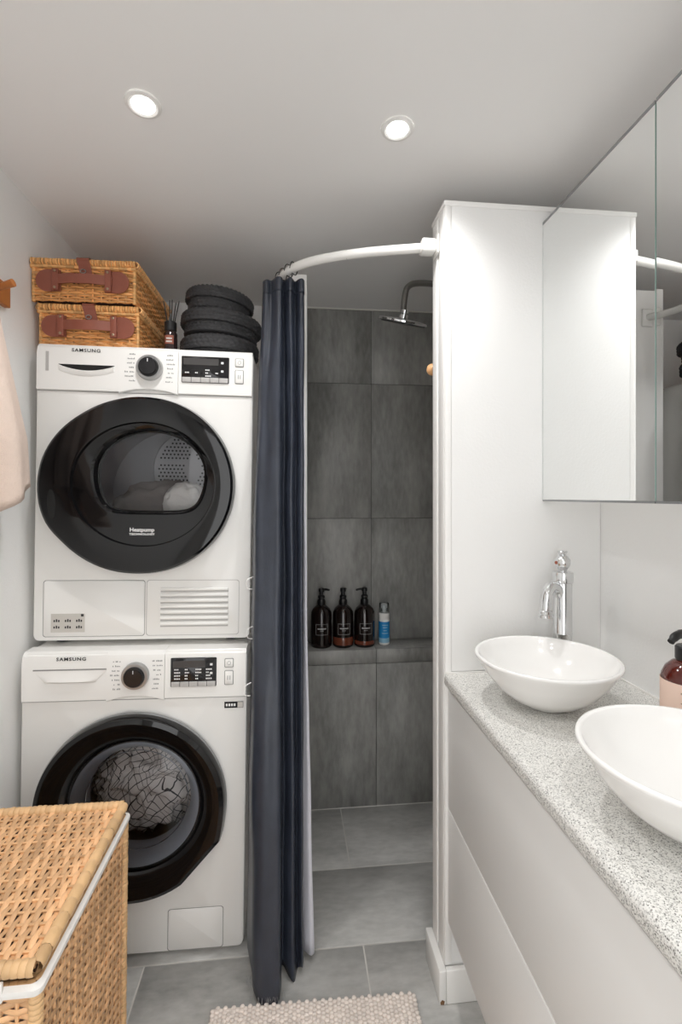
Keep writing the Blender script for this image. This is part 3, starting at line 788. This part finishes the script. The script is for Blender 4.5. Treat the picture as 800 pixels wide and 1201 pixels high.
# reed diffuser
o = tag(empty('reed_diffuser', (-.362, 1.470, dtop - .004)), 'dark reed diffuser bottle with black collar beside the suitcases', 'diffuser')
lathe('bottle', [(.018, 0), (.0195, .002), (.0195, .056), (.017, .062), (.009, .066), (.009, .070)], 'diffuser_glass', o, 28)
lathe('collar', [(.016, .064), (.0175, .066), (.0175, .090), (.015, .0925), (.006, .0925)], 'black_plastic', o, 28)
V, F = [], []
for k in range(9):
    an = PI * 1.5 + (k - 4) * .17
    for z in (.022, .048): V.append((.0199 * math.cos(an), .0199 * math.sin(an), z))
mesh('label', V, [(2 * k, 2 * k + 2, 2 * k + 3, 2 * k + 1) for k in range(8)], 'leather', o)
for z in (.027, .036): box('label_print', (-.008, -.0206, z), (.009, -.0199, z + .004), 'sticker', o)
for (dx, dy) in ((-.020, 0), (.006, -.004), (.024, .004), (.013, .012), (-.006, .014)):
    tube('reed', [(dx * .2, dy * .2, .06), (dx, dy, .165 + random.uniform(-.012, .004))], .0016, 'dark_print', o, 6)

# ------------------------------------------------------------------ shower curtain, rod, hooks
RODZ = 1.94
rod = tag(empty('curtain_rod', (.385, 1.242, RODZ)), 'white bent shower curtain rod between the two partition walls', 'curtain rod')
rp = smooth_path([(.384, 1.242, RODZ), (.30, 1.262, RODZ), (.20, 1.289, RODZ), (.12, 1.315, RODZ - .002), (.055, 1.345, RODZ - .004), (.005, 1.385, RODZ - .006), (-.03, 1.44, RODZ - .008), (-.045, 1.50, RODZ - .010), (-.035, 1.56, RODZ - .012), (.001, 1.6205, RODZ - .013)], 6)
tube('rod', [p - rod.location for p in rp], .0125, 'gloss_white', rod, 16)
tube('rod_joint', [(Vector((.150, 1.3048, RODZ - .001)) - rod.location), (Vector((.1485, 1.3053, RODZ - .001)) - rod.location)], .0128, 'button_grey', rod, 16)
box('wall_flange', (-.006, -.024, -.026), (-.0006, .024, .026), 'gloss_white', rod, .004)
box('flange_socket', (-.045, -.016, -.018), (-.006, .020, .017), 'gloss_white', rod, .005)
c_ = Vector((.003, 1.6205, RODZ - .013)) - rod.location
box('wall_flange', (c_.x - .022, c_.y - .006, c_.z - .034), (c_.x + .022, c_.y, c_.z + .03), 'gloss_white', rod, .004)
cols = [  # (x, y) top, middle, bottom of each fold line
 [(-.085, 1.435), (-.116, 1.395), (-.121, 1.325)],
 [(-.084, 1.410), (-.108, 1.350), (-.108, 1.260)],
 [(-.074, 1.396), (-.100, 1.328), (-.096, 1.222)],
 [(-.060, 1.402), (-.080, 1.318), (-.075, 1.206)],
 [(-.046, 1.378), (-.055, 1.312), (-.050, 1.205)],
 [(-.033, 1.374), (-.034, 1.316), (-.031, 1.212)],
 [(-.025, 1.402), (-.025, 1.366), (-.028, 1.285)],
 [(-.014, 1.384), (-.011, 1.348), (-.010, 1.262)],
 [(-.004, 1.374), (.001, 1.342), (.004, 1.258)],
 [(.007, 1.402), (.010, 1.372), (.012, 1.290)],
 [(.018, 1.386), (.019, 1.356), (.020, 1.278)],
 [(.028, 1.380), (.028, 1.350), (.026, 1.272)],
 [(.034, 1.400), (.031, 1.378), (.028, 1.305)],
 [(.022, 1.422), (.022, 1.400), (.020, 1.330)]]
def sheet(name, cols, z0, z1, nz, m, parent, k=5, thick=.0016, wob=.004, hem=None, seed=0):
    V, F = [], []
    for j in range(nz + 1):
        f = j / nz; z = z1 + (z0 - z1) * f
        pts = []
        for t_, mi, bo in cols:
            # quadratic through top, middle, bottom
            q = [t_[i] * (1 - f) * (1 - 2 * f) + mi[i] * 4 * f * (1 - f) + bo[i] * f * (2 * f - 1) for i in (0, 1)]
            pts.append((q[0], q[1], z))
        P = smooth_path(pts, k)
        for i, p in enumerate(P):
            w1 = noise.noise(Vector((p.x * 26 + seed, p.y * 9, z * 5))) * wob * (min(1, .3 + f * 6) + 1.1 * math.exp(-((f - .12) / .1) ** 2))
            dz = (hem(i / (len(P) - 1)) if hem else 0) * max(0, (f - .9) / .1)
            V.append((p.x + w1 * .6, p.y + w1, p.z + dz))
    n = len(V) // (nz + 1)
    for j in range(nz):
        for i in range(n - 1): F.append((j * n + i, j * n + i + 1, (j + 1) * n + i + 1, (j + 1) * n + i))
    o = mesh(name, V, F, m, parent, angle=180)
    s = o.modifiers.new('thickness', 'SOLIDIFY'); s.thickness = thick; s.offset = 0
    return o
cur = tag(empty('shower_curtain', (0, 0, 0)), 'dark navy shower curtain gathered at one end of the white rod', 'curtain')
sheet('curtain_cloth', cols, .012, 1.895, 90, 'curtain_fabric', cur, hem=lambda u: .012 * math.sin(u * 17) + (.03 if u < .12 else 0))
hemcols = [[(x * 1.0, y - .003) for x, y in c_[:1]] * 3 for c_ in cols]
sheet('heading_tape', [[(c_[0][0], c_[0][1] - .0035)] * 3 for c_ in cols], 1.862, 1.900, 6, 'curtain_fabric', cur, thick=.003, wob=.001)
lcols = [[(-.010, 1.436), (.0, 1.418), (.005, 1.345)], [(.008, 1.426), (.016, 1.410), (.024, 1.335)], [(.020, 1.422), (.028, 1.412), (.036, 1.318)], [(.028, 1.414), (.038, 1.400), (.050, 1.306)], [(.034, 1.416), (.043, 1.403), (.060, 1.312)]]
sheet('white_lining', lcols, .02, 1.885, 60, 'lining', cur, thick=.001, wob=.003, seed=9)
# frayed threads at the hem
V, F = [], []
for k in range(70):
    u = random.random()
    src = cols[1 + int(u * 5)][2]; x, y = src[0] + random.uniform(-.012, .012), src[1] + random.uniform(-.004, .006)
    V2, F2 = tube_vf([(x, y, .024), (x + random.uniform(-.006, .006), y - random.uniform(0, .006), random.uniform(.001, .012))], .00035, 3, False, 1, None, len(V)); V += V2; F += F2
stuff(mesh('frayed_threads', V, F, 'grey_print', cur))
for z, x, y in ((1.031, -.121, 1.375), (.894, -.120, 1.370), (.752, -.1235, 1.330)):
    tube('side_loop', smooth_path([(x + .012, y - .018, z + .018), (x - .003, y - .026, z + .012), (x - .006, y - .028, z), (x - .002, y - .028, z - .012), (x + .010, y - .022, z - .016)], 4), .0013, 'gloss_white', cur, 6)
for i, (x, y) in enumerate(((-.035, 1.452), (-.024, 1.428), (-.010, 1.402), (.004, 1.386))):
    o = tag(empty('curtain_hook', (x, y, RODZ - .007)), 'thin black wire curtain hook looped over the white rod', 'hook', 'curtain hooks on the rod')
    dvec = [Vector((-.45, .89)), Vector((-.55, .83)), Vector((-.68, .73)), Vector((-.78, .63))][i]
    o.rotation_euler = (0, 0, math.atan2(-dvec.x, dvec.y) - PI / 2)
    ring = [(.002 * math.sin(3 * t_), .0175 * math.cos(t_), .0185 * math.sin(t_)) for t_ in [-PI / 2 - .5 + 1.75 * PI * k / 20 for k in range(21)]]
    tube('wire_ring', ring, .0014, 'black_plastic', o, 6)
    tube('wire_shank', [ring[0], (0, -.012, -.032), (.002, -.014, -.055), (0, -.008, -.062), (0, -.004, -.052)], .0014, 'black_plastic', o, 6)

# ------------------------------------------------------------------ shower: head, bottles, wooden knob
sh = tag(empty('rain_shower', (XR - .011, 1.70, 2.05)), 'round chrome rain shower head on a bent arm in the shower', 'shower head')
ax = lambda x, y, z: (x - sh.location.x, y - 1.70, z - 2.05)
tube('shower_arm', smooth_path([ax(XR - .0105, 1.70, 2.05), ax(.55, 1.70, 2.05), ax(.455, 1.70, 2.05), ax(.418, 1.70, 2.035), ax(.406, 1.70, 2.0), ax(.400, 1.70, 1.945)], 5), .011, 'nickel', sh, 14)
hd_ = lathe('spray_plate', [(.088, -.006), (.090, -.004), (.090, .002), (.086, .005), (.04, .009), (.016, .011)], 'chrome', sh, 48, loc=ax(.398, 1.70, 1.908), rot=(math.radians(20), math.radians(9), 0))
lathe('ball_joint', [(.012, .008), (.016, .012), (.015, .022), (.010, .026), (.013, .030), (.013, .040)], 'chrome', hd_, 24)
lathe('nozzle_face', [(.082, -.0062), (.081, -.0075)], 'black_plastic', hd_, 40)
lathe('wall_rose', [(.012, .0), (.03, .002), (.03, .006), (.014, .010)], 'chrome', sh, 24, rot=(0, -PI / 2, 0))
k_ = tag(lathe('wooden_knob', [(.006, -.002), (.006, .014), (.013, .018), (.017, .026), (.015, .034), (.006, .038)], 'knob_wood', None, 20, loc=(.393, 1.2868, 1.632), axis='y'), 'pale wooden knob hook on the shower side of the partition wall', 'hook')

def pump_bottle(label, loc, rotz, liquid_h, group):
    o = tag(empty('pump_bottle', loc, (0, 0, rotz)), label, 'bottle', group)
    lathe('bottle', [(.040, 0), (.0435, .003), (.0445, .01), (.0445, .135), (.043, .148), (.036, .162), (.024, .173), (.016, .178), (.0145, .186)], 'amber_dark', o, 36)
    if liquid_h: lathe('liquid', [(.0447, .012), (.0449, .014), (.0449, liquid_h), (.0446, liquid_h + .002)], 'liquid', o, 36, cap=False)
    p_ = lathe('pump', [(.0165, .176), (.0175, .178), (.0175, .196), (.015, .200), (.012, .204), (.015, .208), (.015, .216), (.009, .220), (.009, .232), (.0125, .234), (.0125, .246), (.010, .249)], 'black_plastic', o, 24)
    tube('spout', [(0, 0, .242), (.02, -.004, .242), (.036, -.007, .238)], [.006, .005, .0042], 'black_plastic', p_, 8)
    f_ = o
    R_ = .0452
    def arc(z0, z1, a0, a1, nm, m):
        V = []
        for k in range(9):
            an = -PI / 2 - rotz + a0 + (a1 - a0) * k / 8
            V += [(R_ * math.cos(an), R_ * math.sin(an), z0), (R_ * math.cos(an), R_ * math.sin(an), z1)]
        return mesh(nm, V, [(2 * k, 2 * k + 2, 2 * k + 3, 2 * k + 1) for k in range(8)], m, f_)
    A0 = .60
    f_ = arc(.058, .0595, -A0, A0, 'label_frame', 'grey_print'); arc(.1025, .104, -A0, A0, 'frame_line', 'grey_print')
    arc(.058, .104, -A0, -A0 + .035, 'frame_line', 'grey_print'); arc(.058, .104, A0 - .035, A0, 'frame_line', 'grey_print')
    for z, ww in ((.082, .4), (.073, .18)):
        k = -ww
        while k < ww:
            arc(z, z + .005, k, k + .045, 'frame_print', 'white_print' if z > .08 else 'grey_print'); k += .075
    return o
LZ = .6302
lb = 'shower pump bottles on the ledge'
pump_bottle('dark amber pump bottle at the curtain end of the shower ledge', (.124, 2.056, LZ), math.radians(25), 0, lb)
pump_bottle('amber pump bottle in the middle of three, a third full of brown liquid', (.218, 2.053, LZ), math.radians(75), .042, lb)
pump_bottle('amber pump bottle next to the blue foam bottle, low on liquid', (.311, 2.050, LZ), math.radians(180), .026, lb)
o = tag(empty('foam_bottle', (.399, 2.058, LZ)), 'slim white foam bottle with a bright blue label on the shower ledge', 'bottle')
lathe('bottle', [(.021, 0), (.0235, .003), (.0235, .108), (.022, .112)], 'plastic_white', o, 28)
lathe('blue_wrap', [(.0237, .030), (.0239, .031), (.0239, .100), (.0237, .101)], 'blue_label', o, 28, cap=False)
lathe('pale_wrap', [(.0237, .010), (.0239, .011), (.0239, .029), (.0237, .030)], 'pale_blue', o, 28, cap=False)
lathe('foam_collar', [(.0225, .1115), (.0235, .113), (.0235, .134), (.020, .138)], 'plastic_white', o, 28)
lathe('foam_pump', [(.010, .137), (.010, .155), (.0135, .158), (.0135, .172), (.011, .175)], 'plastic_white', o, 20)
box('foam_nozzle', (-.006, -.020, .165), (.006, .0, .174), 'plastic_white', o, .002)
lathe('over_cap', [(.0222, .138), (.0215, .176), (.018, .179)], 'clear_plastic', o, 24, cap=False)
for z, ww in ((.085, .55), (.075, .4), (.062, .3), (.05, .6)):
    V = []
    for k in range(7):
        an = -PI / 2 - ww + 2 * ww * k / 6; V += [(.0242 * math.cos(an), .0242 * math.sin(an), z), (.0242 * math.cos(an), .0242 * math.sin(an), z + .003)]
    mesh('label_print', V, [(2 * k, 2 * k + 2, 2 * k + 3, 2 * k + 1) for k in range(6)], 'pale_blue', o)

# ------------------------------------------------------------------ vanity, worktop, basins
VY0, VY1 = -.03, 1.176
va = tag(empty('vanity_cabinet', (.60, .573, .198)), 'wall-hung white vanity cabinet with two wide handleless drawers', 'cabinet')
vp = lambda lo, hi: ([lo[0] - .60, lo[1] - .573, lo[2] - .198], [hi[0] - .60, hi[1] - .573, hi[2] - .198])
box('carcass', *vp((.413, VY0 + .005, .205), (XR - .001, VY1 - .001, .7945)), 'gap_white', va)
box('drawer_front', *vp((.392, VY0 + .003, .4875), (.412, VY1 - .002, .787)), 'vanity', va, .0015)
box('drawer_front', *vp((.392, VY0 + .003, .198), (.412, VY1 - .002, .4825)), 'vanity', va, .0015)
box('drawer_channel', *vp((.3945, VY0 + .006, .4826), (.4128, VY1 - .003, .4874)), 'gap_white', va)
wt = tag(empty('worktop', (.594, .573, .795)), 'speckled grey terrazzo vanity worktop with rounded front edge', 'worktop')
prof = [(.803, .795)] + [(.383 + .007 - .007 * math.cos(t_), .802 - .007 * math.sin(t_)) for t_ in [PI / 2 * (1 - k / 4) for k in range(5)]] + [(.383 + .011 - .011 * math.cos(t_), .814 + .011 * math.sin(t_)) for t_ in [PI / 2 * k / 5 for k in range(6)]] + [(.803, .825)]
n = len(prof)
V = [(p[0] - .594, VY0 - .008 - .573, p[1] - .795) for p in prof] + [(p[0] - .594, 1.1768 - .573, p[1] - .795) for p in prof]
mesh('slab', V, [(i, (i + 1) % n, n + (i + 1) % n, n + i) for i in range(n)] + [tuple(range(n)), tuple(range(n, 2 * n))], 'terrazzo', wt, angle=30)
box('wall_sealant', (.8005 - .594, VY0 - .573, .0295), (.8045 - .594, 1.174 - .573, .034), 'seal', wt)
box('wall_sealant', (.388 - .594, 1.1735 - .573, .0295), (.800 - .594, 1.1772 - .573, .034), 'seal', wt)
def basin(label, x, y):
    R_, hgt = .1485, .105
    o = tag(empty('vessel_basin', (x, y, .8256)), label, 'basin', 'white vessel basins')
    prof = [(.044, .0), (.047, .0015), (.052, .006), (.078, .018), (.105, .040), (.127, .068), (.141, .092), (R_ - .0015, hgt - .006), (R_, hgt - .002), (R_ - .002, hgt + .0005), (R_ - .006, hgt + .001), (R_ - .0095, hgt - .002),
            (R_ - .014, .090), (.118, .064), (.098, .042), (.072, .025), (.045, .0165), (.020, .0145), (.016, .0145)]
    b0 = lathe('bowl', prof, 'ceramic', o, 72, cap=True, angle=60)
    lathe('drain', [(.019, .0140), (.019, .0165), (.015, .0175), (.004, .018)], 'chrome', o, 28)
    return o
basin('white round vessel basin standing next to the partition wall', .545, .982)
basin('white round vessel basin in front of the amber soap dispenser', .543, .592)
def faucet(label, x, y, ang):
    o = tag(empty('basin_faucet', (x, y, .825), (0, 0, ang)), label, 'faucet', 'tall basin faucets')
    lathe('body', [(.026, 0), (.0265, .004), (.0245, .006), (.0220, .010), (.0220, .110), (.0227, .111), (.0227, .113), (.0220, .114), (.0220, .236), (.0245, .238), (.0252, .244), (.0252, .258), (.0235, .263), (.012, .265)], 'chrome', o, 40)
    h_ = lathe('lever_ball', [(.009, .262), (.010, .268), (.0155, .275), (.019, .284), (.0185, .293), (.013, .301), (.008, .304), (.0105, .309), (.0125, .312), (.010, .315), (.004, .316)], 'chrome', o, 32)
    lathe('hot_cold_badge', [(.0045, 0), (.004, -.0012)], 'leather', h_, 12, loc=(-.006, -.0178, .286), axis='y')
    sp_ = tube('spout', smooth_path([(0, -.010, .205), (0, -.028, .226), (0, -.050, .230), (0, -.066, .218), (0, -.073, .196), (0, -.0755, .170)], 5), [.0125] * 10 + [.0125 - .0001 * k for k in range(16)], 'chrome', o, 20)
    lathe('aerator', [(.0125, .178), (.0148, .176), (.0148, .170), (.0165, .168), (.0165, .161), (.012, .160)], 'chrome', o, 24, loc=(0, -.0755, 0))
    return o
faucet('tall chrome vessel faucet behind the basin beside the partition wall', .667, 1.123, math.radians(-60))
faucet('tall chrome vessel faucet behind the basin with the soap dispenser', .722, .665, math.radians(-62))
# amber soap dispenser
o = tag(empty('soap_dispenser', (.728, .815, .825)), 'red amber soap dispenser with pale pink label and dark pump on the worktop', 'dispenser')
lathe('bottle', [(.038, 0), (.0415, .003), (.0425, .008), (.0425, .105), (.041, .118), (.035, .132), (.024, .143), (.016, .147), (.015, .150)], 'amber_red', o, 40)
lathe('label', [(.0428, .012), (.0430, .013), (.0430, .110), (.0428, .111)], 'pink_label', o, 40, cap=False)
p_ = lathe('pump', [(.0185, .147), (.0195, .149), (.0195, .170), (.017, .173), (.007, .174), (.007, .186), (.012, .187), (.0125, .196), (.010, .200)], 'black_plastic', o, 28)
tube('spout', smooth_path([(0, 0, .194), (-.018, -.006, .197), (-.034, -.011, .194), (-.046, -.015, .186)], 4), [.0085] * 5 + [.0075] * 5 + [.006] * 3, 'black_plastic', p_, 10)
for z, n_, h_ in ((.094, 8, .005), (.077, 11, .003), (.067, 7, .003)):
    V, F = [], []
    for k in range(n_):          # row of tiny characters wrapped on the label
        for an in (-PI / 2 - .95 + k * .075, -PI / 2 - .95 + k * .075 + .05):
            V += [(.0433 * math.cos(an), .0433 * math.sin(an), z), (.0433 * math.cos(an), .0433 * math.sin(an), z + h_ * (1 if k % 3 else .7))]
        F.append((4 * k, 4 * k + 2, 4 * k + 3, 4 * k + 1))
    mesh('label_print', V, F, 'brass_text', o, False)

# ------------------------------------------------------------------ mirror cabinet
MX, MZ0, MZ1 = .645, 1.262, 1.983
mc = tag(empty('mirror_cabinet', (.725, .59, MZ0)), 'wall-hung mirror cabinet with frameless mirrored doors above the vanity', 'mirror cabinet')
q = lambda lo, hi: ([lo[0] - .725, lo[1] - .59, lo[2] - MZ0], [hi[0] - .725, hi[1] - .59, hi[2] - MZ0])
box('carcass', *q((MX + .019, .005, MZ0 + .004), (XR - .0005, 1.1765, MZ1 - .004)), 'white_paint', mc)
edges = [1.1765, .790, .400, .008]
for k in range(3):
    y1, y0 = edges[k] - (.0 if k == 0 else .0022), edges[k + 1] + .0022
    hinge = Vector((MX + .004, y1, MZ0)); off = hinge - Vector((.725, .59, MZ0))
    z = lambda lo, hi: ([lo[i] - hinge[i] for i in range(3)], [hi[i] - hinge[i] for i in range(3)])
    dr = box('mirror_door', *z((MX + .004, y0, MZ0), (MX + .018, y1, MZ1)), 'edge_grey', mc, .001, loc=off)
    if k == 1: dr.rotation_euler = (0, 0, math.radians(-.7)); dr.location.x -= .001
    box('mirror_glass', *z((MX, y0 + .0004, MZ0 + .0045), (MX + .0039, y1 - .0004, MZ1 - .007)), 'mirror', dr)
    box('top_trim', *z((MX - .0005, y0, MZ1 - .0068), (MX + .0039, y1, MZ1)), 'edge_grey', dr)
    box('bottom_trim', *z((MX - .0005, y0, MZ0), (MX + .0039, y1, MZ0 + .0043)), 'edge_grey', dr)
    for ya, yb in ((y0 - .0004, y0 + .0014), (y1 - .0010, y1 + .0001)): box('glass_edge', *z((MX + .0001, ya, MZ0 + .0046), (MX + .0042, yb, MZ1 - .0071)), 'glass_edge', dr)

# ------------------------------------------------------------------ peg rail and hanging towel
pr_ = tag(empty('peg_rail', (XL, 1.05, 1.79)), 'orange brown wooden peg rail on the left wall', 'peg rail')
box('rail_board', (.0005, -.30, -.029), (.016, .268, .029), 'peg_wood', pr_, .003)
for y in (-.24, -.09, .07, .205):
    tube('peg', [(.010, y, -.008), (.030, y - .002, .001), (.060, y - .006, .010)], [.0075, .008, .0095], 'peg_wood', pr_, 12)
tw = tag(empty('bath_towel', (XL + .05, 1.12, 1.78)), 'pale pink terry towel hanging from the wooden peg rail', 'towel')
loops = []; NT = 72
for j in range(30):
    f = j / 29; z = -.53 * f + .012
    row = []
    for k in range(NT):
        an = 2 * PI * k / NT
        gat = min(1, .16 + f * 1.15)
        ry, rx = .020 + .115 * gat, .012 + .058 * gat
        fold = 1 + .24 * f * math.sin(an * 5 + .6) + .12 * f * math.sin(an * 11 + 2)
        if f < .06: ry *= .6
        zz = z
        if f > .75: zz += (f - .75) * (.22 * math.cos(an - PI / 2) * .9 + .06 * math.sin(3 * an))
        x = rx * math.cos(an) * fold + .020 * f
        x = max(x, -.046 if f > .16 else -.031)
        row.append((x, ry * math.sin(an) * fold - .02 * f + .0 , zz))
    loops.append(row)
# hollow hem folded inward
loops.append([(p[0] * .93, p[1] * .93, p[2] + .004) for p in loops[-1]])
loops.append([(p[0] * .80, p[1] * .85, p[2] + .06) for p in loops[-2]])
loft('towel_cloth', loops, 'towel', tw, True, False, angle=180)

# ------------------------------------------------------------------ bath mat with chenille loops
bmw, bml = .51, .80
bmat = tag(empty('bath_mat', (.045, .80, .0)), 'beige chenille bath mat with knobbly loops on the grey floor', 'bath mat')
bmat.rotation_euler = (0, 0, math.radians(-1.5))
box('mat_base', (-bmw / 2, -bml / 2, .0008), (bmw / 2, bml / 2, .009), 'mat_base', bmat, .004)
V, F = [], []
st_ = .0100
nx, ny = int(bmw / st_), int(bml / st_)
for i in range(nx):
    for j in range(ny):
        cx = -bmw / 2 + st_ * (i + .5) + random.uniform(-.0012, .0012); cy = -bml / 2 + st_ * (j + .5) + (.003 if i % 2 else -.003) + random.uniform(-.001, .001)
        h = random.uniform(.0038, .0056); b0 = len(V); lean = random.uniform(-.002, .002)
        for rr, zz in ((.0058, .007), (.0060, .008 + h * .45), (.0042, .008 + h * .85)):
            for k in range(6):
                an = PI / 3 * k; V.append((cx + rr * 1.0 * math.cos(an) + lean * zz / .02, cy + rr * .86 * math.sin(an), zz))
        V.append((cx + lean, cy, .008 + h))
        for L2 in (0, 1):
            for k in range(6): F.append((b0 + L2 * 6 + k, b0 + L2 * 6 + (k + 1) % 6, b0 + L2 * 6 + 6 + (k + 1) % 6, b0 + L2 * 6 + 6 + k))
        for k in range(6): F.append((b0 + 12 + k, b0 + 12 + (k + 1) % 6, b0 + 18))
stuff(mesh('mat_loops', V, F, 'mat_loops', bmat, True, angle=180))
